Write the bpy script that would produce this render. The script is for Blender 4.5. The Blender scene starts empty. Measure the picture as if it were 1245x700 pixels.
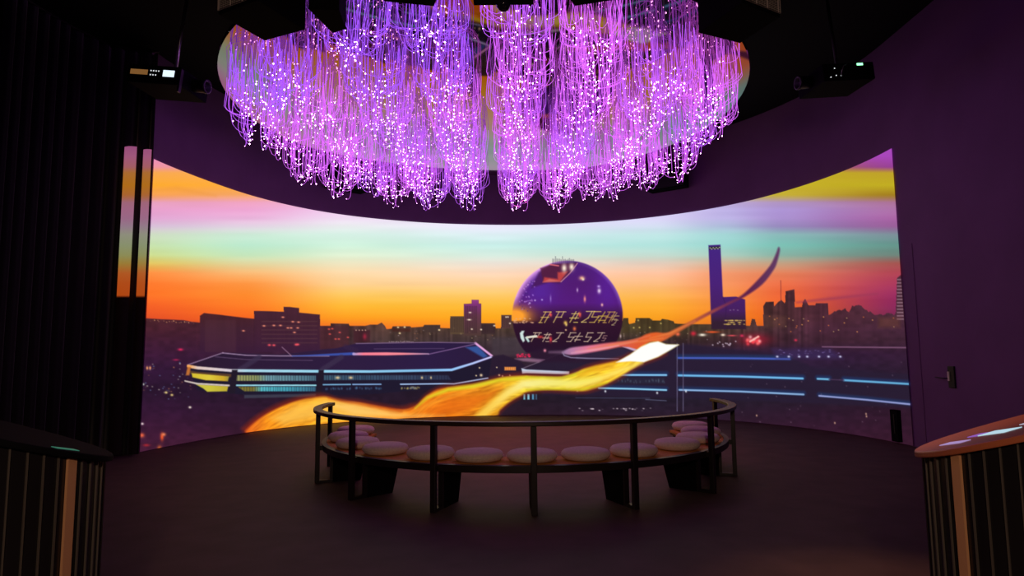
import bpy, math, random
import numpy as np
from mathutils import Matrix, Vector

scene = bpy.context.scene
COL = scene.collection
PI = math.pi
rng = random.Random(7)

# ------------------------------------------------------------------ camera
EYE, FOC, PITCH, ROLL = 1.45, 790.8, 0.1034, -0.010
cam_data = bpy.data.cameras.new('camera')
cam_data.sensor_width = 36.0
cam_data.lens = FOC / 1245.0 * 36.0
cam_data.clip_start, cam_data.clip_end = 0.05, 100
cam = bpy.data.objects.new('camera', cam_data)
COL.objects.link(cam)
_f = Vector((0, math.cos(PITCH), math.sin(PITCH)))
_u = Vector((0, -math.sin(PITCH), math.cos(PITCH)))
_r = Vector((1, 0, 0))
_right = _r * math.cos(ROLL) + _u * math.sin(ROLL)
_up = _u * math.cos(ROLL) - _r * math.sin(ROLL)
cam.matrix_world = Matrix(((_right.x, _up.x, -_f.x, 0), (_right.y, _up.y, -_f.y, 0),
                           (_right.z, _up.z, -_f.z, EYE), (0, 0, 0, 1)))
scene.camera = cam

# ------------------------------------------------------------------ world, exposure, lamps
world = bpy.data.worlds.new('world')
scene.world = world
world.use_nodes = True
world.node_tree.nodes['Background'].inputs[0].default_value = (0.004, 0.003, 0.005, 1)
world.node_tree.nodes['Background'].inputs[1].default_value = 1.0
vs = scene.view_settings
vs.view_transform = 'Standard'
vs.look = 'None'
vs.gamma = 1
vs.exposure = 0.0
vs.use_curve_mapping = False


def spot(name, loc, aim, energy, col, size, blend, radius):
    d = bpy.data.lights.new(name, 'SPOT')
    d.energy, d.color, d.spot_size, d.spot_blend, d.shadow_soft_size = energy, col, size, blend, radius
    o = bpy.data.objects.new(name, d)
    COL.objects.link(o)
    o.location = loc
    o.rotation_euler = (Vector(aim) - Vector(loc)).to_track_quat('-Z', 'Y').to_euler()
    return o


SCREEN_GAIN = 1.0          # radiance of the projected picture
FIBRE_GAIN = 1.0           # radiance of the fibre optics
spot('warm_downlight', (2.0, 3.4, 6.2), (2.25, 3.9, 0), 420, (1.0, 0.56, 0.26), 0.42, 0.9, 0.06)
spot('added_red_wash', (0.2, 14.9, 6.1), (0.15, 11.6, 0), 800, (1.0, 0.09, 0.26), 1.05, 1.0, 0.12)  # unseen lamp added to give the floor behind the bench its crimson glow
spot('added_warm_fill', (0.0, -1.7, 2.7), (0.0, 7.0, 0.2), 270, (1.0, 0.66, 0.48), 1.45, 0.35, 0.15)  # unseen warm fill added behind the camera for cushions and kiosks


# ------------------------------------------------------------------ helpers
def lin(c):
    c = np.asarray(c, float) / 255.0
    return np.where(c <= 0.04045, c / 12.92, ((c + 0.055) / 1.055) ** 2.4)


def mat(name, col, rough=0.6, metal=0.0, spec=0.5, emit=None, strength=0.0, noise=None, sheen=0.0):
    m = bpy.data.materials.new(name)
    m.use_nodes = True
    nt = m.node_tree
    b = nt.nodes['Principled BSDF']
    b.inputs['Base Color'].default_value = (*col, 1)
    b.inputs['Roughness'].default_value = rough
    b.inputs['Metallic'].default_value = metal
    b.inputs['Specular IOR Level'].default_value = spec
    b.inputs['Sheen Weight'].default_value = sheen
    if emit:
        b.inputs['Emission Color'].default_value = (*emit, 1)
        b.inputs['Emission Strength'].default_value = strength
    if noise:
        scale, amt, bump = noise
        tc = nt.nodes.new('ShaderNodeTexCoord')
        n = nt.nodes.new('ShaderNodeTexNoise')
        n.inputs['Scale'].default_value = scale
        n.inputs['Detail'].default_value = 5
        nt.links.new(tc.outputs['Object'], n.inputs['Vector'])
        r = nt.nodes.new('ShaderNodeValToRGB')
        r.color_ramp.elements[0].position = 0.3
        r.color_ramp.elements[1].position = 0.7
        r.color_ramp.elements[0].color = (*[c * (1 - amt) for c in col], 1)
        r.color_ramp.elements[1].color = (*[c * (1 + amt) for c in col], 1)
        nt.links.new(n.outputs['Fac'], r.inputs['Fac'])
        nt.links.new(r.outputs['Color'], b.inputs['Base Color'])
        if bump:
            bp = nt.nodes.new('ShaderNodeBump')
            bp.inputs['Strength'].default_value = bump
            bp.inputs['Distance'].default_value = 0.01
            nt.links.new(n.outputs['Fac'], bp.inputs['Height'])
            nt.links.new(bp.outputs['Normal'], b.inputs['Normal'])
    return m


def wood_mat(name, c0, c1, rough):
    m = mat(name, c0, rough)
    nt = m.node_tree
    b = nt.nodes['Principled BSDF']
    tc = nt.nodes.new('ShaderNodeTexCoord')
    mp = nt.nodes.new('ShaderNodeMapping')
    mp.inputs['Scale'].default_value = (3, 3, 20)
    n = nt.nodes.new('ShaderNodeTexNoise')
    n.inputs['Scale'].default_value = 5
    n.inputs['Distortion'].default_value = 1.5
    r = nt.nodes.new('ShaderNodeValToRGB')
    r.color_ramp.elements[0].color = (*c0, 1)
    r.color_ramp.elements[1].color = (*c1, 1)
    nt.links.new(tc.outputs['Object'], mp.inputs['Vector'])
    nt.links.new(mp.outputs['Vector'], n.inputs['Vector'])
    nt.links.new(n.outputs['Fac'], r.inputs['Fac'])
    nt.links.new(r.outputs['Color'], b.inputs['Base Color'])
    return m


class MB:
    def __init__(self):
        self.v, self.f = [], []

    def add(self, v, f):
        o = len(self.v)
        self.v += [tuple(p) for p in v]
        self.f += [tuple(i + o for i in q) for q in f]
        return self

    def hexa(self, p):                      # 8 corners: bottom ring, top ring
        return self.add(p, [(3, 2, 1, 0), (4, 5, 6, 7), (0, 1, 5, 4), (1, 2, 6, 5), (2, 3, 7, 6), (3, 0, 4, 7)])

    def box(self, c, s, rz=0.0):
        x, y, z = [k / 2 for k in s]
        ca, sa = math.cos(rz), math.sin(rz)
        p = []
        for dz in (-z, z):
            for dx, dy in ((-x, -y), (x, -y), (x, y), (-x, y)):
                p.append((c[0] + dx * ca - dy * sa, c[1] + dx * sa + dy * ca, c[2] + dz))
        return self.hexa(p)

    def prism(self, poly, z0, z1):
        n = len(poly)
        v = [(x, y, z0) for x, y in poly] + [(x, y, z1) for x, y in poly]
        f = [tuple(range(n - 1, -1, -1)), tuple(range(n, 2 * n))]
        f += [(i, (i + 1) % n, n + (i + 1) % n, n + i) for i in range(n)]
        return self.add(v, f)

    def arc(self, c, r0, r1, z0, z1, a0, a1, n):
        v, f = [], []
        for i in range(n + 1):
            a = a0 + (a1 - a0) * i / n
            ca, sa = math.cos(a), math.sin(a)
            for r, z in ((r0, z0), (r1, z0), (r1, z1), (r0, z1)):
                v.append((c[0] + r * ca, c[1] + r * sa, z))
        for i in range(n):
            for k in range(4):
                f.append((i * 4 + k, i * 4 + (k + 1) % 4, i * 4 + 4 + (k + 1) % 4, i * 4 + 4 + k))
        f += [(3, 2, 1, 0), (n * 4, n * 4 + 1, n * 4 + 2, n * 4 + 3)]
        return self.add(v, f)

    def lathe(self, c, prof, n=24, axis='z'):
        v, f = [], []
        m = len(prof)
        for i in range(n):
            a = 2 * PI * i / n
            for r, h in prof:
                if axis == 'z':
                    v.append((c[0] + r * math.cos(a), c[1] + r * math.sin(a), c[2] + h))
                else:
                    v.append((c[0] + h, c[1] + r * math.cos(a), c[2] + r * math.sin(a)))
        for i in range(n):
            j = (i + 1) % n
            for k in range(m - 1):
                f.append((i * m + k, j * m + k, j * m + k + 1, i * m + k + 1))
        return self.add(v, f)

    def tube(self, pts, r, n=6):
        pts = [Vector(p) for p in pts]
        v, f = [], []
        for i, p in enumerate(pts):
            t = (pts[min(i + 1, len(pts) - 1)] - pts[max(i - 1, 0)]).normalized()
            a = t.orthogonal().normalized() if abs(t.z) < 0.95 else Vector((1, 0, 0))
            a = (a - t * a.dot(t)).normalized()
            b = t.cross(a)
            for k in range(n):
                q = p + (a * math.cos(2 * PI * k / n) + b * math.sin(2 * PI * k / n)) * r
                v.append(tuple(q))
        for i in range(len(pts) - 1):
            for k in range(n):
                f.append((i * n + k, i * n + (k + 1) % n, i * n + n + (k + 1) % n, i * n + n + k))
        f += [tuple(range(n - 1, -1, -1)), tuple(range((len(pts) - 1) * n, len(pts) * n))]
        return self.add(v, f)

    def mesh(self, name, m, smooth=False):
        me = bpy.data.meshes.new(name)
        me.from_pydata(self.v, [], self.f)
        me.materials.append(m)
        if smooth:
            me.polygons.foreach_set('use_smooth', [True] * len(me.polygons))
        me.update()
        return me

    def build(self, name, m, parent=None, smooth=False, bevel=0.0, kind=None, label=None):
        o = link(name, self.mesh(name, m, smooth), parent)
        if bevel:
            b = o.modifiers.new('bevel', 'BEVEL')
            b.width, b.segments, b.limit_method = bevel, 2, 'ANGLE'
        if kind:
            o['kind'] = kind
        if label:
            o['label'] = label
        return o


def link(name, data, parent=None):
    o = bpy.data.objects.new(name, data)
    COL.objects.link(o)
    if parent:
        o.parent = parent
    return o


def tag(o, label, cat, group=None):
    o['label'], o['category'] = label, cat
    if group:
        o['group'] = group
    return o


def thing(name, loc, label, cat, group=None, rz=0.0):
    o = link(name, None)
    o.location = loc
    o.rotation_euler = (0, 0, rz)
    return tag(o, label, cat, group)


# ------------------------------------------------------------------ materials
M_floor = mat('floor_vinyl', (0.088, 0.052, 0.050), 0.62, spec=0.12, noise=(3.0, 0.18, 0.05))
M_wall = mat('wall_paint', (0.165, 0.070, 0.195), 0.75, spec=0.2, noise=(1.3, 0.08, 0.0))
M_ceil = mat('ceiling_black', (0.006, 0.006, 0.007), 0.8, spec=0.1)
M_black = mat('black_metal', (0.008, 0.008, 0.009), 0.5, spec=0.3)
M_dull = mat('black_dull', (0.005, 0.005, 0.006), 0.8, spec=0.03)
M_velvet = mat('black_velvet', (0.014, 0.012, 0.015), 0.95, spec=0.05, sheen=0.25)
M_mirror = mat('dark_mirror', (0.26, 0.175, 0.19), 0.03, metal=1.0)
M_frame = mat('bench_metal', (0.012, 0.008, 0.008), 0.42, spec=0.4)
M_rail = wood_mat('rail_wood', (0.018, 0.010, 0.007), (0.036, 0.020, 0.011), 0.4)
M_plank = wood_mat('plank_wood', (0.55, 0.22, 0.02), (0.72, 0.32, 0.04), 0.8)
M_cushion = mat('cushion_fabric', (0.80, 0.64, 0.54), 0.9, spec=0.2, noise=(60, 0.10, 0.25))
M_grille = mat('grille_metal', (0.65, 0.58, 0.50), 0.5, metal=0.0)
M_lcd = mat('lcd_white', (0.5, 0.6, 0.7), 0.4, emit=(0.75, 0.9, 1.0), strength=1.1)
M_amber = mat('lcd_amber', (0.2, 0.1, 0.03), 0.4, emit=(0.55, 0.25, 0.07), strength=0.35)
M_green = mat('led_green', (0.1, 0.6, 0.3), 0.4, emit=(0.3, 1.0, 0.5), strength=2.0)
M_ledw = mat('led_white', (0.8, 0.8, 0.8), 0.4, emit=(0.9, 0.95, 1.0), strength=0.8)
M_chrome = mat('pale_metal', (0.45, 0.42, 0.42), 0.3, metal=0.9)
M_glasslens = mat('lens_glass', (0.01, 0.01, 0.02), 0.05, spec=0.8)
M_ktop = mat('kiosk_lacquer', (0.46, 0.13, 0.055), 0.35, spec=0.3)
M_kbody = mat('kiosk_body', (0.010, 0.009, 0.010), 0.25, spec=0.5)
M_kfin = mat('kiosk_fin', (0.12, 0.105, 0.085), 0.35, metal=0.3)
M_khighlight = mat('kiosk_highlight', (0.72, 0.38, 0.18), 0.45, metal=0.2)  # warm lamp reflection on the kiosk body, put into this colour


def fibre_mat(name, c, strength):
    return mat(name, (0.3, 0.2, 0.4), 0.5, emit=c, strength=strength * FIBRE_GAIN)


M_fib = [fibre_mat('fibre_violet', (0.30, 0.07, 0.85), 1.25), fibre_mat('fibre_purple', (0.46, 0.09, 0.88), 1.25),
         fibre_mat('fibre_magenta', (0.62, 0.11, 0.85), 1.25)]
M_tip = fibre_mat('fibre_tip', (1.0, 0.44, 1.0), 11.0)

# ------------------------------------------------------------------ the projected picture
# The show is mapped from a throw point at (0, 0, EYE): a flat picture (1245 x 700 units) is thrown onto
# the curved wall, so each wall point (x, y, z) reads the picture at the place the throw ray crosses it.


def throw(P):
    x, y, z = P[:, 0], P[:, 1], P[:, 2] - EYE
    d = y * math.cos(PITCH) + z * math.sin(PITCH)
    u = -y * math.sin(PITCH) + z * math.cos(PITCH)
    X = x * math.cos(ROLL) + u * math.sin(ROLL)
    U = -x * math.sin(ROLL) + u * math.cos(ROLL)
    return 622.5 + FOC * X / d, 350.0 - FOC * U / d


SKY_X = np.array([170, 300, 420, 600, 800, 880, 950, 1090.])
SKY_Y = np.array([175, 190, 203, 210, 225, 237, 246, 255, 265, 275, 285, 298, 310, 320, 332, 345, 358, 372, 386, 400.])
SKY = [
    [(215,120,190),(235,140,195),(240,150,160),(250,170,80),(255,172,45),(248,160,80),(232,160,190),(232,160,205),(225,165,210),(215,190,215),(208,222,195),(200,226,172),(205,220,140),(225,195,90),(255,140,60),(255,120,42),(255,115,35),(245,95,35),(230,80,35),(190,60,40)],
    [(215,120,190),(235,140,195),(240,150,160),(250,170,80),(255,172,60),(245,165,100),(242,165,195),(238,165,210),(235,180,220),(228,212,228),(205,235,215),(190,236,208),(198,232,190),(225,215,160),(250,185,115),(255,150,65),(255,140,45),(255,125,35),(250,105,30),(230,80,30)],
    [(215,120,190),(235,140,195),(240,150,160),(250,170,80),(255,180,90),(240,185,180),(242,190,225),(242,205,240),(243,222,245),(235,238,240),(215,242,230),(208,242,220),(225,242,212),(240,232,195),(255,220,170),(255,210,145),(255,202,98),(255,186,52),(255,160,30),(245,110,35)],
    [(215,150,200),(220,160,200),(230,170,190),(235,180,170),(235,190,170),(235,200,200),(235,215,235),(235,220,245),(235,225,252),(235,230,252),(222,240,245),(200,238,232),(215,238,226),(238,228,215),(255,218,188),(255,210,155),(255,202,105),(255,188,55),(255,170,28),(250,140,30)],
    [(200,120,200),(200,130,190),(205,160,120),(205,180,90),(205,185,80),(205,185,120),(215,200,225),(220,208,245),(220,212,248),(212,222,242),(195,232,232),(178,228,222),(195,220,208),(228,206,188),(255,196,160),(255,190,130),(255,185,90),(255,175,50),(250,160,30),(235,130,40)],
    [(185,90,195),(180,85,180),(195,140,80),(200,175,50),(200,178,45),(200,178,70),(190,170,215),(190,178,230),(190,180,230),(176,190,220),(165,215,215),(155,215,208),(170,205,190),(215,180,150),(245,155,110),(248,150,95),(250,150,75),(250,145,50),(245,130,30),(225,110,35)],
    [(170,75,190),(165,70,180),(185,120,60),(195,172,35),(198,175,40),(195,172,50),(178,150,195),(170,145,210),(168,142,205),(152,138,190),(138,185,185),(122,192,180),(138,180,165),(195,160,130),(230,130,90),(238,112,70),(238,102,55),(240,100,40),(235,100,28),(210,90,30)],
    [(170,75,190),(168,70,185),(150,62,150),(190,160,40),(192,172,28),(165,128,30),(170,112,150),(175,115,170),(170,100,165),(150,92,150),(120,140,150),(100,150,140),(108,132,122),(165,85,80),(180,70,85),(170,55,90),(155,45,95),(140,40,90),(120,40,80),(90,35,60)],
]
LAND_X = np.array([170, 330, 480, 620, 800, 1000, 1110.])
LAND_Y = np.array([385, 400, 415, 430, 450, 475, 500, 545.])
LAND = [
    [(75,35,40),(70,30,42),(62,26,48),(58,24,52),(50,22,58),(46,22,58),(62,26,70),(80,32,70)],
    [(64,32,46),(66,32,46),(66,32,48),(56,28,52),(44,26,52),(42,26,54),(52,26,58),(70,30,60)],
    [(84,52,40),(76,54,46),(68,52,50),(50,30,56),(42,28,60),(40,28,54),(48,28,52),(70,28,45)],
    [(80,55,38),(74,56,46),(62,48,52),(52,38,48),(44,30,48),(36,28,46),(48,30,52),(64,28,50)],
    [(70,58,30),(70,60,36),(56,40,40),(44,28,50),(42,30,56),(36,32,56),(46,32,58),(70,26,52)],
    [(74,38,50),(72,38,54),(62,34,48),(48,26,54),(42,28,56),(34,30,50),(52,28,58),(72,30,64)],
    [(72,40,54),(66,36,54),(58,32,48),(50,26,50),(44,26,50),(36,26,46),(54,26,54),(66,28,58)],
]
SKYLINE = [(150,386),(172,386.5),(198,388),(223,389),(233,391),(243,392),(243,384),(248,380.5),(270,383),(300,387),(309,387.5),(309,378),(320,378),(345,379),(345,373),(352,373),(363.5,374.5),(363.5,380),(389,382.5),(389,396),(402,396),(402,393),(424,393.5),(425,396),(444,396),(450,394.5),(459,394.5),(464,392),(468,396),(470,400),(476,399.5),(477.5,396.5),(499,396.5),(500,398),(514,397),(516,395),(535,395),(535,398.5),(547,399),(547.5,384.5),(564,384.5),(564,369.5),(573.5,369),(573.5,364.5),(582,364.5),(582,369),(585,369),(585.5,393),(600,393),(602,396),(603,399),(609,399),(609.5,383),(622,383),(622,390),(757,390),(758,386.5),(764,386.5),(764.5,394),(769,393),(772.5,392),(772.5,386.5),(782.5,386.5),(790,386.5),(793,389.5),(803,389.5),(805,387.5),(812,388.5),(819,390.5),(820,393),(825,393.5),(845,394),(858,394),(865,394),(912,396),(914,387.5),(918,388),(920,396),(928,396),(928,372),(931,367),(941,366.5),(941.5,372),(946,367),(950,364.5),(954.5,369),(955,354),(966,351.5),(966.5,373.5),(975,373),(976,367),(979,363),(983,371),(991,371),(992,368.5),(1007,368.5),(1007.5,383),(1012,380),(1020,377),(1028,375),(1032,379),(1036,372),(1044,370),(1050,374),(1054,377),(1064,383.5),(1078,381),(1089,381),(1090.5,338),(1097,332.5),(1102,337),(1104,360),(1130,360)]


class Canvas:
    def __init__(self, x, y):
        self.x, self.y = x, y
        n = len(x)
        # bilinear tables for sky and land
        sky = np.array(SKY, float)
        land = np.array(LAND, float)
        self.c = self.table(x, y, SKY_X, SKY_Y, sky)
        # soft cloud streaks in the sky
        st = self.noise(x / 60.0, y / 5.0, 3) - 0.5
        amt = np.clip((y - 200) / 40, 0, 1) * np.clip((392 - y) / 30, 0, 1)
        self.c += (st * amt * 7)[:, None]
        land_c = self.table(x, y, LAND_X, LAND_Y, land)
        land_c[:, 2] *= 1 - 0.12 * np.clip((y - 430) / 40, 0, 1)
        land_c *= (1 - 0.16 * np.clip((y - 440) / 40, 0, 1))[:, None]
        land_c *= (0.90 + 0.20 * self.noise(x / 7.0, y / 4.0, 9))[:, None]
        # vertical building texture just below the skyline
        col = self.noise(x / 2.6, y * 0 + 1.5, 21)
        band = np.clip((432 - y) / 20, 0, 1) * np.clip((x - 235) / 20, 0, 1) * np.clip((1010 - x) / 20, 0.15, 1)
        land_c *= (1 + (col - 0.5) * 0.55 * band)[:, None]
        sx = np.array([p[0] for p in SKYLINE]) + np.arange(len(SKYLINE)) * 1e-4
        sy = np.array([p[1] for p in SKYLINE], float)
        line = np.interp(x, sx, sy)
        line = line + (self.noise(x / 2.2, y * 0 + 0.5, 33) - 0.5) * 4.5 * np.clip((x - 1008) / 6, 0, 1) * (x < 1088)
        cov = np.clip((y - line) / 1.2 + 0.5, 0, 1)[:, None]
        self.c = self.c * (1 - cov) + land_c * cov
        self.skyline = line

    @staticmethod
    def table(x, y, X, Y, T):
        out = np.zeros((len(x), 3))
        fx = np.interp(x, X, np.arange(len(X)))
        fy = np.interp(y, Y, np.arange(len(Y)))
        ix = np.clip(fx.astype(int), 0, len(X) - 2)
        iy = np.clip(fy.astype(int), 0, len(Y) - 2)
        tx, ty = (fx - ix)[:, None], (fy - iy)[:, None]
        tx = tx * tx * (3 - 2 * tx) * 0.5 + tx * 0.5
        out = (T[ix, iy] * (1 - tx) + T[ix + 1, iy] * tx) * (1 - ty) + (T[ix, iy + 1] * (1 - tx) + T[ix + 1, iy + 1] * tx) * ty
        return out

    @staticmethod
    def noise(x, y, seed):
        r = np.random.RandomState(seed).rand(256, 256)
        xi, yi = np.floor(x).astype(int), np.floor(y).astype(int)
        tx, ty = x - xi, y - yi
        tx, ty = tx * tx * (3 - 2 * tx), ty * ty * (3 - 2 * ty)
        g = lambda a, b: r[a % 256, b % 256]
        return (g(xi, yi) * (1 - tx) + g(xi + 1, yi) * tx) * (1 - ty) + (g(xi, yi + 1) * (1 - tx) + g(xi + 1, yi + 1) * tx) * ty

    def sel(self, x0, x1, y0, y1):
        return np.nonzero((self.x > x0) & (self.x < x1) & (self.y > y0) & (self.y < y1))[0]

    def blend(self, i, cov, col):
        if len(i) == 0:
            return
        if callable(col):
            col = col(self.x[i], self.y[i])
        col = np.asarray(col, float)
        cov = cov[:, None]
        self.c[i] = self.c[i] * (1 - cov) + col * cov

    def poly(self, pts, col, soft=0.7, a=1.0):
        P = np.array(pts, float)
        i = self.sel(P[:, 0].min() - soft, P[:, 0].max() + soft, P[:, 1].min() - soft, P[:, 1].max() + soft)
        if len(i) == 0:
            return
        x, y = self.x[i], self.y[i]
        d = np.full(len(i), 1e9)
        inside = np.zeros(len(i), bool)
        for k in range(len(P)):
            ax, ay = P[k]
            bx, by = P[(k + 1) % len(P)]
            ex, ey = bx - ax, by - ay
            t = np.clip(((x - ax) * ex + (y - ay) * ey) / (ex * ex + ey * ey + 1e-9), 0, 1)
            d = np.minimum(d, np.hypot(x - ax - t * ex, y - ay - t * ey))
            cr = ((ay > y) != (by > y))
            if ey != 0:
                inside ^= cr & (x < ex * (y - ay) / ey + ax)
        cov = np.clip(0.5 + np.where(inside, d, -d) / (2 * soft), 0, 1)
        self.blend(i, cov * a, col)

    def rect(self, x0, y0, x1, y1, col, soft=0.5, a=1.0):
        i = self.sel(x0 - soft, x1 + soft, y0 - soft, y1 + soft)
        x, y = self.x[i], self.y[i]
        d = np.minimum(np.minimum(x - x0, x1 - x), np.minimum(y - y0, y1 - y))
        self.blend(i, np.clip(0.5 + d / (2 * soft), 0, 1) * a, col)

    def line(self, pts, w, col, soft=0.5, a=1.0):
        P = np.array(pts, float)
        W = np.broadcast_to(np.asarray(w, float), (len(P),))
        m = W.max() + soft
        i = self.sel(P[:, 0].min() - m, P[:, 0].max() + m, P[:, 1].min() - m, P[:, 1].max() + m)
        if len(i) == 0:
            return
        x, y = self.x[i], self.y[i]
        best = np.full(len(i), -1e9)
        for k in range(len(P) - 1):
            ax, ay = P[k]
            ex, ey = P[k + 1] - P[k]
            t = np.clip(((x - ax) * ex + (y - ay) * ey) / (ex * ex + ey * ey + 1e-9), 0, 1)
            best = np.maximum(best, (W[k] + (W[k + 1] - W[k]) * t) / 2 - np.hypot(x - ax - t * ex, y - ay - t * ey))
        self.blend(i, np.clip(0.5 + best / (2 * soft), 0, 1) * a, col)

    def dot(self, cx, cy, rx, ry, col, a=1.0):
        i = self.sel(cx - 2.5 * rx, cx + 2.5 * rx, cy - 2.5 * ry, cy + 2.5 * ry)
        if len(i) == 0:
            return
        e = ((self.x[i] - cx) / rx) ** 2 + ((self.y[i] - cy) / ry) ** 2
        self.blend(i, np.exp(-e) * a, col)


def smooth(pts, n=5, closed=True):
    P = np.array(pts, float)
    m = len(P)
    out = []
    for k in range(m if closed else m - 1):
        p0, p1, p2, p3 = P[(k - 1) % m] if closed or k else P[0], P[k], P[(k + 1) % m], P[(k + 2) % m] if closed or k + 2 < m else P[m - 1]
        for t in np.linspace(0, 1, n, endpoint=False):
            out.append(tuple(0.5 * (2 * p1 + (p2 - p0) * t + (2 * p0 - 5 * p1 + 4 * p2 - p3) * t * t + (3 * p1 - p0 - 3 * p2 + p3) * t ** 3)))
    if not closed:
        out.append(tuple(P[-1]))
    return out


def ramp(stops, axis=0):
    s = np.array([p[0] for p in stops], float)
    c = np.array([p[1] for p in stops], float)

    def f(x, y):
        t = (x, y)[axis]
        return np.stack([np.interp(t, s, c[:, k]) for k in range(3)], -1)
    return f


def paint(x, y):
    cv = Canvas(x, y)
    r = random.Random(11)
    # ---- clouds and distant skyline detail
    cv.line([(969, 367.5), (1010, 363), (1067, 357)], [1.2, 3.0, 1.0], (150, 55, 85), 2.0, 0.7)
    cv.line([(180, 232), (215, 229), (262, 238)], [1, 4, 1], (235, 150, 60), 3, 0.45)
    cv.line([(949.3, 341), (949.5, 366)], 0.8, (110, 40, 50), 0.5, 0.8)
    # left blocks
    cv.poly([(243,392),(243,384),(248,380.5),(270,383),(309,387.5),(309,430),(243,430)], ramp([(380,(72,32,34)),(400,(64,32,48)),(430,(56,26,54))],1), 0.7, 0.8)
    cv.rect(249, 389, 287, 428, (84, 48, 58), 1, 0.30)
    cv.poly([(309,378),(345,379),(345,373),(363.5,374.5),(363.5,380),(389,382.5),(389,428),(309,428)], ramp([(373,(74,36,50)),(390,(66,32,46)),(428,(58,28,56))],1), 0.7, 0.85)
    for k in range(6):
        cv.rect(318, 390 + k * 5.2, 386, 391.3 + k * 5.2, (104, 70, 66), 0.6, 0.35)
    for px, py in ((321,396),(333,395.5),(341,395.5),(350,398.5),(354,398.5),(362,398.5),(358,404),(356,391),(363,391.5),(344,385.5),(296,402)):
        cv.dot(px, py, 1.7, 0.9, (255, 150, 120), 0.95)
    for px, py in ((327.5,419.3),(333,419.5),(360,418.8),(362,418.6)):
        cv.dot(px, py, 1.9, 1.2, (255, 90, 100), 0.95)
    cv.rect(389, 396.5, 424, 424, (76, 36, 44), 1, 0.6)
    for px, py in ((400,400),(404,399.5),(413,404),(401,406),(408,412),(412,412),(423,410)):
        cv.dot(px, py, 1.4, 0.9, (240, 90, 80), 0.9)
    cv.rect(430, 401, 450, 416, (62, 26, 36), 1, 0.7)
    cv.dot(443.5, 409, 2.2, 3.6, (190, 40, 70), 0.7)
    for k in range(4):
        cv.dot(433 + k * 3.8, 401.3, 0.8, 0.7, (220, 170, 150), 0.9)
    cv.rect(477, 399, 499, 403, (70, 34, 28), 0.8, 0.7)
    cv.rect(516, 395, 535, 404, (66, 50, 46), 0.8, 0.8)
    for px, py in ((484,397.8),(492,397.5),(486,405),(552,399),(560.5,405),(534,401)):
        cv.dot(px, py, 1.2, 1.0, (255, 225, 170), 1)
    for k in range(16):
        cv.dot(473 + k * 1.9 + r.random(), 414.8 + r.random(), 0.7, 0.6, (200, 170, 190), 0.7)
    # middle towers, with mullions
    cv.poly([(564,369.5),(573.5,369),(573.5,364.5),(582,364.5),(582,369),(585,369.2),(585,408),(564,408)], ramp([(364,(150,60,140)),(372,(120,48,110)),(384,(100,55,72)),(408,(78,56,52))],1), 0.6)
    cv.rect(547.5, 384.5, 564, 406, (92, 72, 52), 0.6, 0.9)
    cv.rect(609.5, 383, 622, 399, (88, 60, 58), 0.6, 0.9)
    cv.rect(585.5, 393, 602, 406, (60, 42, 44), 0.6, 0.9)
    for x0, x1, y0, y1 in ((548,564,386,404),(566,580,372,405),(610.5,621,385,398),(586,601,395,404)):
        k = x0
        while k < x1:
            cv.rect(k, y0, k + 0.9, y1, (48, 30, 36), 0.5, 0.6)
            k += 2.1
    for px, py, w in ((571.5,379.8,1.6),(570.5,388.6,2.4),(573.7,400,1.1),(615.3,385.3,0.9),(617.6,385.2,0.9),(620,393,1.0),(601,395.8,1.2),(585,400.5,1.1)):
        cv.dot(px, py, w, 0.9, (255, 232, 205), 1)
    cv.rect(598, 410, 640, 432, (72, 62, 70), 2, 0.55)
    # right of the dome
    for x0, x1, y0 in ((758,764,387),(772.8,782.5,387.3),(784,793,388),(794,803,390.5),(805,819,390.5)):
        cv.rect(x0, y0, x1, 404, (70, 54, 32), 0.8, 0.55)
    for px, py in ((770.5,398.3),(803.5,393),(776,389.3),(777.5,398),(790,398)):
        cv.dot(px, py, 1.0, 1.0, (225, 200, 110), 0.8)
    # slab tower
    cv.poly([(861.3,298),(876,297.3),(879,361),(895,360.4),(906,364),(907,400),(865,400),(864,376)], ramp([(298,(66,36,128)),(345,(72,32,118)),(378,(68,30,92)),(392,(50,30,48))],1), 0.6)
    cv.poly([(862,300),(875.6,299.3),(875.8,302.6),(862.2,303.2)], (30, 30, 40), 0.5)
    for k in range(7):
        cv.dot(863.4 + 1.9 * k, 302 - 0.1 * k + (0.8 if k % 2 else -0.7), 0.9, 0.6, (230, 225, 200), 0.9)
    cv.line([(879, 361), (883, 372), (881, 400)], 1.0, (50, 22, 70), 0.6, 0.6)
    for k in range(34):
        cv.dot(881 + r.random() * 24, 389.5 + r.choice((0, 2.4, 4.6)), 1.3, 0.7, (205, 170, 90), 0.8)
    for px, py in ((888,377),(892,376.6),(897,377)):
        cv.dot(px, py, 1, 0.7, (140, 110, 150), 0.8)
    # pale stepped tower at the far right edge
    for k in range(13):
        cv.rect(1090.5, 339 + k * 4, 1096 + k * 0.25, 340.6 + k * 4, (185, 150, 165), 0.5, 0.55)
    # right hand skyline windows
    for k in range(26):
        cv.dot(930 + r.random() * 160, 384 + r.random() * 20, 0.8, 0.7, r.choice(((255,170,90),(230,120,60),(200,160,110))), 0.75)
    cv.rect(1068, 386, 1094, 398, (120, 70, 50), 3, 0.4)
    cv.rect(930, 384, 956, 398, (105, 68, 55), 2, 0.35)
    # horizon street lights
    for k in range(22):
        cv.dot(172 + k * 3 + r.random() * 2, 388.5 + k * 0.12 + r.random() * 2, 0.8, 0.7, (255, 180, 120), 0.8 * r.random())
    for k in range(90):
        px, py = 470 + r.random() * 390, 400 + r.random() * 14
        cv.dot(px, py, 0.8, 0.6, r.choice(((220,190,140),(190,120,80),(200,180,190))), 0.55 * r.random())
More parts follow.
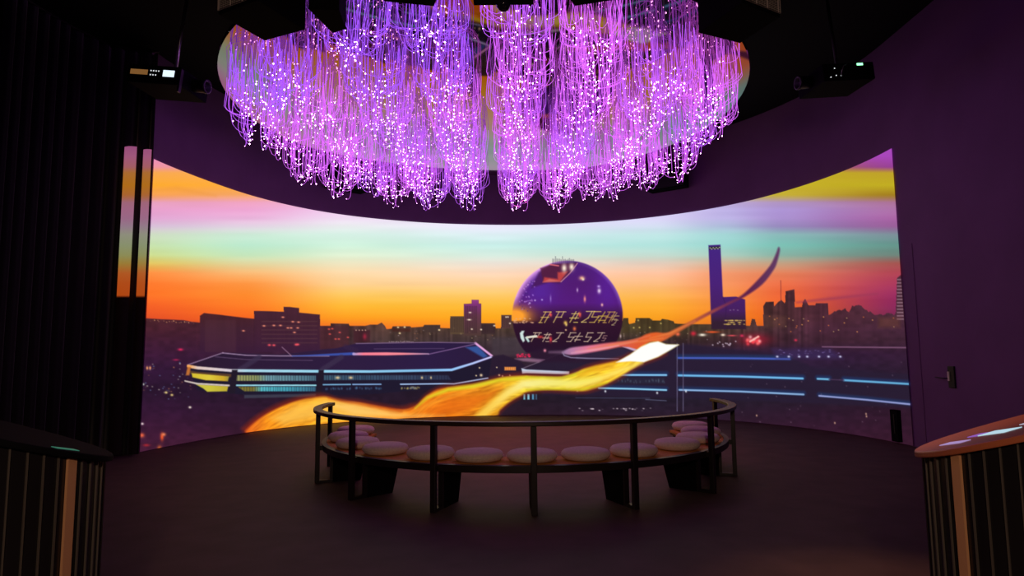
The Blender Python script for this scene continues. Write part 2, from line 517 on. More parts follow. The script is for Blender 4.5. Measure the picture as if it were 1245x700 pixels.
    for k in range(60):
        px, py = 172 + r.random() * 62, 440 + r.random() * 45
        cv.dot(px, py, 1.0, 0.7, r.choice(((230,220,200),(110,140,190),(240,160,90))), 0.7 * r.random())
    cv.dot(219.5, 424.8, 3.0, 1.4, (235, 40, 95), 0.95)
    cv.dot(214, 437.3, 3.6, 1.1, (190, 35, 85), 0.8)
    for px, py in ((179,447.3),(182.5,447.2)):
        cv.dot(px, py, 1.3, 2.0, (255, 170, 110), 0.95)
    for px, py, c in ((202,477,(250,225,140)),(209,480,(240,210,130)),(231,495,(255,240,220)),(174,467,(190,200,190)),(173,515,(250,230,230))):
        cv.dot(px, py, 1.7, 1.3, c, 0.95)
    for px, py, rx, ry, c in ((172.5,529,3,2.6,(255,110,70)),(197,531,2.0,4.5,(255,90,40)),(199,528,2.6,2,(255,140,90)),(178,541,4,1.6,(170,40,50)),(194,545,2.6,3.4,(225,110,50))):
        cv.dot(px, py, rx, ry, c, 0.9)
    # ---- pavilion on the left
    cv.poly([(228,444),(271,428.5),(340,431),(410,423),(433,417.5),(523,416),(578,416.5),(598,432),(596,438),(552,450),(400,452),(281,451)], ramp([(228,(40,24,46)),(420,(44,28,62)),(520,(42,28,66)),(600,(40,26,58))],0), 0.8)
    cv.poly([(228,446),(281,451),(400,453),(552,451),(598,436),(594,462),(552,470),(440,480),(300,480),(240,474)], (28, 24, 44), 0.8)
    cv.poly([(566,422),(581,420.5),(593,433),(588,435)], (52, 92, 165), 1.2, 0.85)
    cv.line([(578,417),(598,432.5)], [2.5, 2.5], (235, 170, 225), 0.7)
    cv.line([(433,417.5),(523,416),(578,416.8)], 0.9, (140, 110, 150), 0.6, 0.9)
    cv.line([(455,424),(540,423.5)], 0.7, (100, 75, 115), 0.6, 0.8)
    cv.line([(578,418),(521,430.5)], 1.0, (150, 110, 165), 0.6, 0.8)
    cv.line([(228,443.5),(271,428.7)], 1.1, (170, 140, 175), 0.6, 0.8)
    cv.line([(271,429),(300,431.8),(340,432.5),(400,432.6)], 1.2, (180, 150, 185), 0.6, 0.85)
    cv.line([(262,433.6),(300,437),(380,438)], 0.8, (110, 86, 120), 0.6, 0.7)
    cv.line([(343,422),(355,433)], 1.0, (160, 120, 150), 0.6, 0.8)
    cv.line([(355,432.8),(390,431.5),(430,429.8)], [0.8, 2.2, 3.4], (58, 82, 170), 0.7, 0.95)
    cv.line([(430,430.2),(470,430),(521,430)], [3.2, 3.6, 1.2], ramp([(430,(180,160,215)),(442,(255,130,150)),(490,(250,140,150)),(521,(190,150,190))],0), 0.7)
    cv.line([(420,421),(433,426)], 6, (54, 36, 66), 1, 0.5)
    for a, b in (((315,434),(292,449)),((415,434),(392,449))):
        cv.line([a, b], 6, (60, 48, 76), 1.2, 0.7)
    band = ramp([(230,(250,170,90)),(240,(225,200,190)),(280,(215,205,215)),(300,(170,215,232)),(400,(150,215,240)),(520,(130,190,235)),(552,(150,200,250)),(598,(210,200,250))], 0)
    cv.line([(229,445),(240,447),(281,450.3),(385,451.2),(450,451.5),(549,449.5),(575,441.5),(598,433.5)], [3.6,3.6,3.4,3.2,3.0,3.0,2.4,2.0], band, 0.6)
    cv.line([(229,452),(240,454),(281,456.5)], 4, (105, 70, 40), 0.9, 0.8)
    cv.poly([(228,446),(232,446),(230,456),(226,456)], (190, 110, 50), 0.9)
    cv.poly([(233,453.5),(278.5,457.5),(277,463.3),(250,462),(234,458.5)], ramp([(233,(215,190,50)),(255,(222,200,60)),(272,(205,165,40)),(279,(150,140,60))],0), 0.7)
    cv.poly([(238,467),(277.5,469.3),(276,475.5),(252,476),(247,472)], ramp([(238,(200,190,70)),(255,(205,195,60)),(277,(190,170,50))],0), 0.7)
    cv.line([(225,463),(240,466.3),(279,468.5)], [1.5,2,2], (215, 200, 190), 0.6)
    wb = ramp([(285,(170,170,100)),(312,(150,160,100)),(325,(120,170,180)),(384,(80,120,140))], 0)
    cv.poly([(286,456),(384,456.5),(384,462.8),(286,462.8)], wb, 0.6, 0.9)
    wb2 = ramp([(285,(140,130,50)),(308,(130,120,50)),(318,(90,200,210)),(350,(70,170,190)),(384,(60,110,140))], 0)
    cv.poly([(289,470),(384,470),(384,475.5),(297,475.5)], wb2, 0.6, 0.9)
    cv.line([(287,468.3),(384,468.3)], 1.8, (150, 215, 230), 0.5)
    cv.poly([(297,480),(384,478.5),(384,482),(297,484)], (70, 80, 95), 0.8, 0.6)
    k = 288.0
    while k < 384:
        cv.rect(k, 455.5, k + 0.9, 463, (30, 36, 46), 0.5, 0.55)
        cv.rect(k + 1, 469.5, k + 1.8, 475.8, (24, 34, 46), 0.5, 0.5)
        k += 2.2 + r.random() * 1.6
    cv.poly([(394,456),(545,456),(548,461.5),(394,462)], ramp([(394,(70,110,130)),(440,(60,92,120)),(480,(66,90,120)),(545,(48,56,84))],0), 0.7, 0.8)
    k = 396.0
    while k < 545:
        cv.rect(k, 455.5, k + 1.1, 462.5, (24, 26, 44), 0.5, 0.55)
        k += 2.0 + r.random() * 2.2
    for px, w in ((410.5,2.6),(426.5,2.4),(513,1.2),(524,0.9)):
        cv.dot(px, 459, w, 1.6, (235, 205, 150), 0.95)
    cv.line([(393,467.5),(426,467.2)], 1.5, (120, 175, 215), 0.5)
    cv.line([(429,467.2),(463,467)], 1.5, (130, 170, 220), 0.5)
    cv.line([(487,467),(540,466.3),(552,466.5),(593,459.5)], 1.5, (165, 195, 240), 0.5)
    for k in range(30):
        cv.dot(394 + r.random() * 70, 471 + r.random() * 2, 1.0, 1.3, (70, 110, 150), 0.5)
        cv.dot(488 + r.random() * 24, 470.5 + r.random() * 2, 0.9, 1.0, r.choice(((190,170,90),(90,100,130))), 0.6)
    for px0, px1 in ((279.5,287.5),(385,392.5)):
        cv.poly([(px0 + 2.5, 449.5), (px1 + 1.5, 449.5), (px1 - 1.5, 478), (px0 - 1.5, 478)], (30, 24, 38), 0.7)
    # houses between pavilion and dome
    cv.poly([(598,433),(612,431),(634,440),(640,447),(634,457),(596,466)], (38, 26, 46), 1.0, 0.9)
    cv.rect(613.5, 446, 627, 450, (240, 150, 70), 0.7)
    for k in range(5):
        cv.rect(615.5 + 2.4 * k, 445.8, 616.0 + 2.4 * k, 450.2, (140, 70, 40), 0.4, 0.7)
    for px, py, w in ((585,456,1.6),(583,447,0.9),(607,456,1.1),(611,457,0.9),(620,456.3,0.9),(579,456.5,0.9),(604,446.5,0.8)):
        cv.dot(px, py, w, w, (255, 225, 180), 0.95)
    # ---- right hand pavilion with blue light strips
    cv.poly([(635,448),(683,429),(700,440),(835,418),(960,432),(985,446),(1112,455),(1113,496),(985,490),(835,484),(660,480)], (38, 28, 50), 2.0, 0.85)
    cv.line([(636,447.5),(683,429)], 1.0, (130, 110, 130), 0.6, 0.8)
    cv.poly([(634,447.5),(640,449),(692,451.5),(692,455),(640,453.5),(635,454)], (196, 206, 226), 0.7)
    strips = [((825,435),(900,435.4),(960,436.3),2.2,(70,92,185)), ((700,455.9),(760,455.7),(810,455.8),2.2,(130,195,240)),
              ((825,456.2),(900,457.6),(976,460),2.4,(112,185,235)), ((728,471.6),(770,472.6),(810,474),2.0,(140,205,240)),
              ((826,473.8),(900,475.8),(977,479.4),2.0,(140,180,225)), ((994,460.4),(1000,460.6),(1008,461),2.2,(110,185,225)),
              ((1026,462),(1068,464.4),(1110.5,467),2.2,(105,180,225)), ((996,481),(1055,486),(1113,492),1.9,(150,160,215)),
              ((1000,421.5),(1050,422),(1105,422.5),1.6,(120,80,110))]
    for a, b, c, w, col in strips:
        if w > 1.7:
            cv.line([(p[0], p[1] - 1.5) for p in (a, b, c)], w * 2.4, (28, 64, 120), 2.0, 0.6)
        cv.line([a, b, c], w, col, 0.6)
    cv.line([(1008,461),(1026,462)], 1.2, (70, 50, 80), 0.6)
    cv.rect(730, 459, 808, 466, (40, 46, 66), 1, 0.5)
    for k in range(34):
        cv.dot(734 + r.random() * 74, 461 + r.random() * 4, 0.7, 1.4, (78, 88, 108), 0.5)
    cv.line([(700,483.5),(790,484)], 0.8, (70, 76, 104), 0.6, 0.7)
    cv.line([(785,485.5),(810,487)], 0.8, (110, 118, 150), 0.6, 0.7)
    for k in range(26):
        cv.dot(700 + r.random() * 92, 496 + r.random() * 3, 1.2, 0.7, (235, 215, 225), 0.85 * r.random())
    for px, py in ((702,474.5),(736,475.5),(799,477.5),(834,475.5),(893,494)):
        cv.dot(px, py, 1.1, 1.4, (235, 240, 250), 0.95)
    for px in (823.3, 830.6):
        cv.rect(px - 0.5, 417, px + 0.5, 500, (112, 104, 138), 0.5, 0.75)
    for px, w, c in ((637.5,2,(130,200,220)),(642.5,2.4,(150,215,235)),(648,2.2,(90,160,200)),(652,1.6,(70,100,130))):
        cv.rect(px - w / 2, 479, px + w / 2, 485.5, c, 0.6, 0.9)
    # lamps, traffic and the red fire glow
    cv.dot(918, 413, 17, 7, (170, 20, 40), 0.75)
    for k in range(16):
        cv.dot(908 + r.random() * 18, 408 + r.random() * 11, 2.0, 2.0, r.choice(((255,120,120),(255,190,190),(255,70,80))), 0.8)
    cv.line([(912,415),(922,409)], 2.0, (255, 190, 180), 0.8)
    for px, py, rx, ry, c in ((854,407,4.2,1.6,(255,245,225)),(879,407,2.6,1.4,(255,235,210)),(866,403.5,8,1.2,(240,90,40)),(843,405.3,3.2,2.6,(210,40,60)),(824,406,2.6,2.2,(255,110,70)),(967.5,413.4,1.8,1.4,(225,50,80)),(902,408,2.2,1.6,(220,50,90)),(890,407.8,5,0.9,(230,80,90))):
        cv.dot(px, py, rx, ry, c, 0.95)
    for k in range(12):
        cv.dot(862 + r.random() * 34, 414 + r.random() * 7, 0.9, 0.9, (220, 200, 220), 0.75)
    cv.poly([(938,424),(1010,424),(1025,436),(944,436)], (58, 44, 92), 3, 0.6)
    for k in range(7):
        cv.dot(945 + k * 12 + r.random() * 5, 433.4, 1.5, 1.2, (215, 215, 250), 0.95)
    for k in range(30):
        cv.dot(940 + r.random() * 82, 424.5 + r.random() * 7, 1.2, 0.6, (150, 130, 200), 0.6 * r.random())
    for k in range(40):
        cv.dot(900 + r.random() * 200, 440 + r.random() * 80, 0.8, 0.8, (190, 160, 180), 0.35 * r.random())
    for px, py in ((1053,503),(1053.5,506),(1015,514),(920,505)):
        cv.dot(px, py, 0.9, 1.2, (230, 180, 150), 0.8)
    # ---- the dome
    C0, R0 = (690.0, 384.0), 67.2
    dome = [(C0[0] + R0 * math.cos(t), C0[1] - R0 * math.sin(t)) for t in np.linspace(-0.72, PI + 0.72, 90)]
    cv.dot(690, 380, 52, 52, (255, 190, 200), 0.0)

    def dome_col(x, y):
        t = np.stack([np.interp(y, [318, 345, 368, 378, 390, 410, 432], v) for v in
                      ((74, 80, 84, 66, 48, 40, 36), (30, 26, 26, 24, 18, 16, 18), (118, 112, 122, 84, 42, 38, 42))], -1)
        e = np.clip(((x - 690) / R0), -1, 1)
        rr = np.hypot(x - C0[0], y - C0[1]) / R0
        up = np.clip((380 - y) / 20, 0, 1)
        ind = np.exp(-((e - 0.72) / 0.22) ** 2) * up
        t = t * (1 - 0.8 * ind[:, None]) + np.array((88, 32, 150)) * 0.8 * ind[:, None]
        indl = np.exp(-((e + 0.5) / 0.30) ** 2) * np.clip((378 - y) / 20, 0, 1)
        t = t * (1 - 0.75 * indl[:, None]) + np.array((86, 40, 160)) * 0.75 * indl[:, None]
        rim = np.clip((rr - 0.86) / 0.14, 0, 1) ** 1.3 * np.clip((0.15 - e) / 0.5, 0, 1) * up
        t = t * (1 - rim[:, None]) + np.array((238, 170, 240)) * rim[:, None]
        # glowing sunset seen through the lower left
        g = np.exp(-((x - 626) / 19) ** 2 - ((y - 384) / 11) ** 2)
        g = np.clip(g * 1.3, 0, 1)[:, None] * np.clip((393 - y) / 4, 0, 1)[:, None]
        t = t * (1 - g) + np.array((255, 160, 45)) * g
        rim2 = (np.clip((rr - 0.93) / 0.07, 0, 1) * np.clip(e + 0.1, 0, 1) * up)[:, None]
        return t * (1 - 0.45 * rim2) + np.array((190, 150, 240)) * 0.45 * rim2
    cv.poly(dome, dome_col, 0.8)
    cv.poly([(641,430),(656,424),(724,424),(742,430),(728,440),(655,440)], (40, 22, 44), 2, 0.9)
    cv.poly([(646,350),(655,331),(671,321),(701,319.5),(692,332),(680,345),(668,343)], (70, 26, 86), 1.5, 0.85)
    cv.poly([(657,326),(671,321),(701,319.5),(692,332),(681,342),(660,341)], (84, 30, 58), 1.2, 0.85)
    cv.poly([(660,343),(662,337),(678,339),(678,331),(690,330),(681,342.5)], (200, 70, 66), 1.2, 0.9)
    cv.poly([(660,343),(668,339),(681,342)], (215, 120, 110), 1.0, 0.7)
    cv.line([(669,321.5),(679,323)], 1.4, (225, 110, 120), 0.7)
    cv.line([(702,320),(693,332),(682,342.5)], 1.0, (220, 150, 160), 0.5, 0.9)
    cv.dot(686, 325.8, 2.9, 4.8, (255, 236, 214), 1.0)
    cv.dot(695, 324.4, 2.9, 4.4, (255, 236, 214), 1.0)
    for k in range(16):
        cv.line([(672 + k * 1.7, 319.5 - abs(k - 8) * -0.1), (672 + k * 1.7, 316 - r.random() * (5 if k % 5 == 2 else 1.5))], 0.7, (60, 60, 80), 0.4, 0.7)
    for px, py, rx, ry, c in ((707.5,338,3.2,2.4,(255,190,150)),(709,339.5,1.4,1.4,(255,240,200)),(728,348,1.8,1.5,(190,150,230)),(728.5,353.5,2.0,3.0,(240,215,245)),(702,352.5,1.0,2.4,(200,160,215)),(711,363.5,1.3,3.6,(255,150,140)),(732,370.5,1.3,1.8,(255,190,180)),(669.5,363,0.9,4.0,(150,110,200)),(650.5,365,1,1,(215,180,245)),(659,364.3,1,1,(200,170,245)),(644,368.3,1,1,(215,190,245))):
        cv.dot(px, py, rx, ry, c, 0.95)
    for k in range(46):
        t = r.random()
        cv.dot(629 + 14 * r.random() + 12 * t, 372 - 36 * t + 8 * r.random(), 0.8, 0.8, r.choice(((225,170,240),(180,130,235),(70,40,120))), 0.6)
    # lattice glyph lights around the dome
    def glyph(gx, gy, h, col, segs):
        s = 0.45
        for (a, b, c, d) in segs:
            cv.line([(gx + a * h * 0.9 + (1 - b) * h * s, gy + b * h), (gx + c * h * 0.9 + (1 - d) * h * s, gy + d * h)], 0.85, col, 0.5, 0.9)
    shapes = [[(0,0,.8,0),(0,.5,.8,.5),(0,1,.35,1),(.25,0,.1,1),(.75,0,.6,1)],
              [(0,0,1,0),(.3,0,.2,1),(.2,.5,.8,.5),(.8,0,.75,.5)],
              [(0,.2,.9,.2),(0,.6,.9,.6),(.35,0,.2,1),(.7,.1,.6,.7),(.6,1,1,1)],
              [(0,0,.9,0),(.6,0,.5,.6),(.5,.6,0,1),(0,1,.5,1)],
              [(.1,0,.8,0),(.1,0,.1,.5),(.1,.5,.8,.5),(.8,.5,.6,1),(.1,1,.6,1)],
              [(0,.4,1,.4),(.2,.8,.9,.8),(.5,0,.3,1)]]
    for k, gx in enumerate((655, 670.5, 690.5, 707, 715.5, 724, 733)):
        cg = [(238,200,100),(240,205,120),(245,220,110),(240,215,120),(235,200,90),(225,190,70),(205,160,80)][k]
        glyph(gx, 378.5 + abs(k - 3) * 0.2, 13, cg, shapes[k % 6])
    glyph(741, 380, 10, (190, 160, 100), shapes[5])
    glyph(744, 389, 6, (170, 150, 110), shapes[3])
    for k, gx in enumerate((644, 658, 672, 688, 696, 709, 722)):
        glyph(gx, 404.5, 10.5, (222, 195, 165), [shapes[1], shapes[2], shapes[3], shapes[4], shapes[5], shapes[4], shapes[3]][k])
    glyph(731, 408, 6, (150, 110, 110), shapes[4])
    for k in range(22):
        cv.dot(624 + r.random() * 26, 386.5 + r.choice((0, 3, 5)) + r.random(), 1.1, 0.7, (225, 170, 130), 0.8)
    for px, py, rx, ry, c in ((687.5,392.3,2.0,2.2,(245,200,90)),(688.5,394.6,1.2,1.8,(245,210,120)),(698.5,399.5,1.8,2.4,(235,120,70)),(688,401,1,1,(250,200,150)),(669.5,382.6,1.5,2.2,(255,90,80)),(705,382.5,1.6,3.0,(240,90,70)),(657,409.5,3.6,1.6,(205,60,60)),(669.5,412.5,1.6,3.4,(225,60,70)),(662.5,426,1.6,1.8,(255,150,170)),(754.5,408.5,0.9,2.2,(200,170,170)),(758.5,408,0.8,2.0,(120,100,90))):
        cv.dot(px, py, rx, ry, c, 0.95)
    cv.poly([(632,405),(634.5,402),(637.5,402),(636,406),(638,414),(636,416),(633,411)], (205, 225, 222), 0.7)
    cv.poly([(638,410),(641,409),(644,415),(642,416)], (190, 220, 215), 0.7)
    cv.line([(641,410),(652,408.5)], 2.6, (225, 222, 205), 0.6)
    for k in range(24):
        cv.dot(628 + r.random() * 18, 430 + r.random() * 4, 1.1, 0.9, (235, 40, 85), 0.75)
    cv.poly([(626,436),(640,435),(662,437),(655,440.5),(636,439)], (165, 120, 150), 1.2, 0.7)
    # ---- rust and pink ribbon with its long tail
    rib = [(683,428.5),(690,424),(697,422),(714,420),(732,417.5),(749,415.5),(764,413.8),(776,411),(786,406),(797,403.8),(806,404.5),(813,403.5),(826,397),(840,390),(863,378),(886,367),(902,358.5),(920,341.5),(936,323),(943,309),(946.3,300.5),(948.3,304),(945,318),(940.6,328),(927,345.5),(906,360.5),(888,369.5),(863,382.5),(840,395),(817,408.5),(803,415.5),(790,416),(776,425),(757,421.5),(740,424.5),(720,428),(700,431),(690,431)]
    cv.poly([(700,428),(757,421),(776,424),(752,436),(700,437)], (46, 36, 60), 1.5, 0.9)
    cv.poly(smooth(rib, 4), ramp([(683,(150,120,160)),(697,(190,125,165)),(715,(225,120,150)),(735,(225,110,115)),(755,(220,95,80)),(775,(222,90,50)),(795,(228,96,40)),(812,(215,100,50)),(830,(190,95,52)),(855,(170,80,62)),(880,(120,50,80)),(910,(96,34,72)),(948,(96,60,100))],0), 1.3)
    for (a, b, c), col in ((((700,427),(740,422),(775,414)),(240,150,150)), (((715,424),(750,418),(790,408)),(235,130,95)), (((740,420),(785,414),(806,411)),(240,140,80)), (((695,429),(725,425),(752,420)),(245,180,195)), (((790,411),(815,405),(845,390)),(240,140,70))):
        cv.line([a, b, c], [0.6, 1.8, 0.6], col, 1.4, 0.6)
    cv.poly([(757,421.5),(765,422),(776,425),(772,427),(764,424)], (210, 180, 215), 0.8, 0.9)
    cv.line([(684,428),(686,432),(694,434.5),(715,435.5),(752,436)], [1, 1.4, 1.2, 1.2, 0.8], (165, 155, 190), 0.7, 0.8)
    cv.line([(668,428),(684,428)], [1.5, 3], (130, 95, 125), 2, 0.8)
    # ---- flame ribbon
    top = [(298,524),(314,510),(336,497),(359,488),(381,483.3),(397,482.3),(415,488),(437,489.5),(460,494),(489,498),(505,493.5),(516,483),(532,473.5),(550,470.5),(572,468),(586,465.5),(611,459),(635,457),(663,458),(683,458),(700,453),(711,448),(731.5,443),(752,438.5),(766,431),(779.5,421.5),(790,416.8),(800,415),(810,418.6),(825,419)]
    low = [(810,428),(800,433.5),(783,440),(769,448),(755.5,456.5),(738,466),(721,472.5),(707,475),(680,474),(663,473.5),(642,476),(634,480),(620,488),(608,498),(601,506),(560,509),(470,514),(300,527)]
    top, low = smooth(top, 4, False), smooth(low, 4, False)
    body = top + low
    cv.poly([(p[0] - 3, p[1] - 3) for p in top[:40]] + [(p[0] + 2, p[1] - 3) for p in top[40:96]] + [(p[0], p[1] + 2) for p in low], (165, 45, 18), 4.0, 0.75)
    flame = ramp([(298,(225,95,30)),(325,(255,150,28)),(370,(255,168,35)),(410,(255,172,45)),(450,(255,150,40)),(500,(240,125,25)),(545,(236,125,22)),(580,(235,140,25)),(620,(235,180,40)),(660,(240,215,55)),(700,(240,200,45)),(740,(250,195,45)),(775,(255,210,60)),(825,(255,230,120))],0)
    tx_, ty_ = np.array([p[0] for p in top]), np.array([p[1] for p in top])

    def flame_col(x, y):
        d = y - np.interp(x, tx_, ty_)
        nz = 0.65 * Canvas.noise(x / 16.0, d / 2.6 + x / 40.0, 51) + 0.35 * Canvas.noise(x / 6.0, d / 1.5, 52)
        return np.clip(flame(x, y) * (0.80 + 0.36 * nz)[:, None] + np.array((0, 22, 10)) * (nz - 0.5)[:, None], 0, 255)
    cv.poly(body, flame_col, 1.6)
    cv.poly([(330,508),(360,492),(395,485),(430,492),(470,503),(430,508),(380,508),(345,516)], (255, 196, 80), 5, 0.8)
    cv.poly([(395,490),(430,490.5),(470,499),(500,504),(540,505),(480,508),(430,504)], (255, 205, 110), 3.5, 0.7)
    cv.line([(400,483.6),(425,489),(455,494),(488,499.5)], [1.5, 2.5, 3, 2], (195, 70, 15), 2.0, 0.55)
    cv.line([(505,496),(520,483),(545,473.5),(575,469.5),(611,461),(640,459)], [1, 3, 4.5, 5, 4, 3], (225, 215, 40), 2.0, 0.9)
    cv.poly([(520,500),(545,486),(590,478),(610,470),(596,484),(570,500),(530,506)], (232, 108, 18), 5, 0.7)
    cv.line([(500,503),(525,490),(550,480),(580,474)], [2, 3, 3, 2], (255, 165, 45), 3, 0.7)
    cv.line([(583,507),(600,492),(618,477),(636,467),(662,465),(700,466),(728,460)], [11, 10, 9, 10, 10, 9, 6], ramp([(580,(255,205,75)),(600,(255,215,90)),(640,(250,240,150)),(700,(245,235,110)),(730,(245,225,80))],0), 3.0, 0.9)
    cv.line([(640,473.5),(680,473),(708,473.5),(738,465)], [1.5, 2, 2, 1.5], (196, 190, 30), 1.2, 0.7)
    cv.line([(640,458.5),(683,459),(700,455),(725,447)], [2, 2, 3, 2], (205, 205, 40), 1.5, 0.7)
    cv.line([(703,455),(725,448),(748,441)], [3, 7, 3], (235, 165, 25), 2.5, 0.7)
    cv.line([(690,470),(720,464),(750,452),(780,441)], [3, 6, 6, 3], (255, 236, 120), 2.5, 0.6)
    cv.poly([(749,440.5),(766,431),(779.5,421.5),(790,416.8),(800,415),(810,418.6),(825,419),(810,428),(800,433.5),(783,440),(766,439)], (255, 255, 252), 0.9)
    cv.line([(585,508),(560,507),(470,512),(330,524)], 2, (255, 140, 30), 2, 0.5)
    return np.clip(cv.c, 0, 255)


M_picture = bpy.data.materials.new('projected_picture')
M_picture.use_nodes = True
_nt = M_picture.node_tree
_b = _nt.nodes['Principled BSDF']
_at = _nt.nodes.new('ShaderNodeVertexColor')
_at.layer_name = 'picture'
_nt.links.new(_at.outputs['Color'], _b.inputs['Emission Color'])
_b.inputs['Emission Strength'].default_value = SCREEN_GAIN
_b.inputs['Base Color'].default_value = (0.02, 0.018, 0.02, 1)
_b.inputs['Roughness'].default_value = 0.9
_b.inputs['Specular IOR Level'].default_value = 0.05

# ------------------------------------------------------------------ the room
WC = (0.1536, 10.198)
_ra = np.radians([-8, 0, 23, 40, 56, 76, 97, 123, 135, 154, 167, 180, 190])
_rr = [5.985, 5.985, 6.02, 6.10, 6.04, 5.93, 5.83, 5.97, 6.06, 6.0, 5.90, 6.03, 6.06]


def wall_r(a):                       # softly uneven radius of the curved wall
    s = 0
    for k in (-0.12, -0.06, 0, 0.06, 0.12):
        s = s + np.interp(np.asarray(a) + k, _ra, _rr)
    return s / 5


def wall_pt(a, off=0.0):
    r = wall_r(a) - off
    return WC[0] + r * np.cos(a), WC[1] + r * np.sin(a)


CEIL = 6.5


def structure(o):
    o['kind'] = 'structure'
    return o


structure(MB().box((-0.4, 6.5, -0.05), (15.5, 21, 0.1)).build('floor', M_floor))
structure(MB().box((-0.4, 6.5, CEIL + 0.05), (15.5, 21, 0.1)).build('ceiling', M_ceil))
mb = MB()
angs = np.linspace(0.0, PI, 97)
pts = [wall_pt(a) for a in angs] + [(-7.0, 10.2)]
outer = [(WC[0] + (wall_r(a) + 0.15) * math.cos(a), WC[1] + (wall_r(a) + 0.15) * math.sin(a)) for a in angs] + [(-7.0, 10.35)]
for i in range(len(pts) - 1):
    a, b, c, d = pts[i], pts[i + 1], outer[i + 1], outer[i]
    mb.hexa([(*a, 0), (*d, 0), (*c, 0), (*b, 0), (*a, CEIL), (*d, CEIL), (*c, CEIL), (*b, CEIL)])
structure(mb.build('wall_back', M_wall, smooth=False))
x_r = pts[0][0]
structure(MB().box((x_r + 0.075, 3.85, CEIL / 2), (0.15, 12.7, CEIL)).build('wall_right', M_wall))
structure(MB().box((-7.075, 4.0, CEIL / 2), (0.15, 13.0, CEIL)).build('wall_left', M_wall))
structure(MB().box((-0.4, -2.6, CEIL / 2), (13.5, 0.15, CEIL)).build('wall_front', M_wall))
structure(MB().box((x_r - 0.004, 9.87, 1.55), (0.008, 0.025, 3.1)).build('trim_1', M_wall))

# ------------------------------------------------------------------ curved screen carrying the picture
NX, NZ, TOP = 1250, 430, 4.70


def picture_mesh(name, X, Y, Z):
    """Grid mesh (rows of X, Y per column, Z per row) with the thrown picture as a colour attribute."""
    nx, nz = X.shape
    P = np.stack([X, Y, Z], -1).reshape(-1, 3)
    idx = np.arange(nx * nz).reshape(nx, nz)
    q = np.stack([idx[:-1, :-1], idx[:-1, 1:], idx[1:, 1:], idx[1:, :-1]], -1).reshape(-1, 4)
    me = bpy.data.meshes.new(name)
    me.vertices.add(len(P))
    me.vertices.foreach_set('co', P.astype(np.float32).ravel())
    me.loops.add(q.size)
    me.loops.foreach_set('vertex_index', q.astype(np.int32).ravel())
    me.polygons.add(len(q))
    me.polygons.foreach_set('loop_start', np.arange(0, q.size, 4, dtype=np.int32))
    me.update(calc_edges=True)
    at = me.attributes.new('picture', 'FLOAT_COLOR', 'POINT')
    px, py = throw(P)
    rgb = lin(paint(px, py))
    at.data.foreach_set('color', np.concatenate([rgb, np.ones((len(P), 1))], 1).astype(np.float32).ravel())
    me.materials.append(M_picture)
    return me


# columns spaced evenly as seen in the flat picture, so that detail is even
fine = np.linspace(-0.005, PI * 0.992, 4000)
fx, fy = wall_pt(fine, 0.02)
u = fx / fy
s = np.abs(np.gradient(u)) + 0.00012
cum = np.cumsum(s)
aa = np.interp(np.linspace(cum[0], cum[-1], NX), cum, fine)
gx, gy = wall_pt(aa, 0.02)
zz = np.linspace(0.012, TOP, NZ)
scr = link('projection_screen', picture_mesh('projection_screen', np.repeat(gx[:, None], NZ, 1), np.repeat(gy[:, None], NZ, 1), np.repeat(zz[None], NX, 0)))
tag(scr, 'curved wall screen glowing with a projected sunset city, dome and flame ribbon', 'screen')

# ------------------------------------------------------------------ black curtain on the left
ctl = [(-5.70, 10.12), (-6.02, 10.06), (-6.35, 9.85), (-6.55, 9.3), (-6.66, 8.7), (-6.70, 8.25)]
dense = []
for i in range(len(ctl) - 1):
    for t in np.linspace(0, 1, 60, endpoint=False):
        dense.append((ctl[i][0] + (ctl[i + 1][0] - ctl[i][0]) * t, ctl[i][1] + (ctl[i + 1][1] - ctl[i][1]) * t))
dense.append(ctl[-1])
D = np.array(dense)
for _ in range(12):
    D[1:-1] = (D[:-2] + D[1:-1] * 2 + D[2:]) / 4
seg = np.r_[0, np.cumsum(np.hypot(*np.diff(D, axis=0).T))]
n = 420
S = np.linspace(0, seg[-1], n)
cx_, cy_ = np.interp(S, seg, D[:, 0]), np.interp(S, seg, D[:, 1])
tx, ty = np.gradient(cx_), np.gradient(cy_)
ln = np.hypot(tx, ty)
nx_, ny_ = -ty / ln, tx / ln
ph = 2 * PI * S / 0.19 + 1.3 * np.sin(S * 3.1) + 0.6 * np.sin(S * 7.7 + 1)
curtain = thing('stage_curtain', (-6.4, 9.4, 0), 'tall black pleated curtain hanging at the left end of the screen', 'curtain')
V, F = [], []
zs = [0.02, 1.2, 2.6, 4.2, 5.6, 6.38]
for k, z in enumerate(zs):
    amp = 0.060 - 0.003 * k
    w = np.sin(ph + 0.12 * k) + 0.3 * np.sin(2 * ph + 1 + 0.3 * k)
    for i in range(n):
        V.append((cx_[i] + nx_[i] * amp * w[i] + 6.4, cy_[i] + ny_[i] * amp * w[i] - 9.4, z))
for k in range(len(zs) - 1):
    for i in range(n - 1):
        F.append((k * n + i, k * n + i + 1, (k + 1) * n + i + 1, (k + 1) * n + i))
mb = MB().add(V, F)
o = mb.build('pleated_cloth', M_velvet, curtain, smooth=True)
sm = o.modifiers.new('thickness', 'SOLIDIFY')
sm.thickness = 0.006
MB().tube([(p[0] + 6.4, p[1] - 9.4, 6.42) for p in D[::20]], 0.02, 8).build('curtain_rail', M_black, curtain, smooth=True)
# projector spill on the leading folds, painted in as glowing sky colours


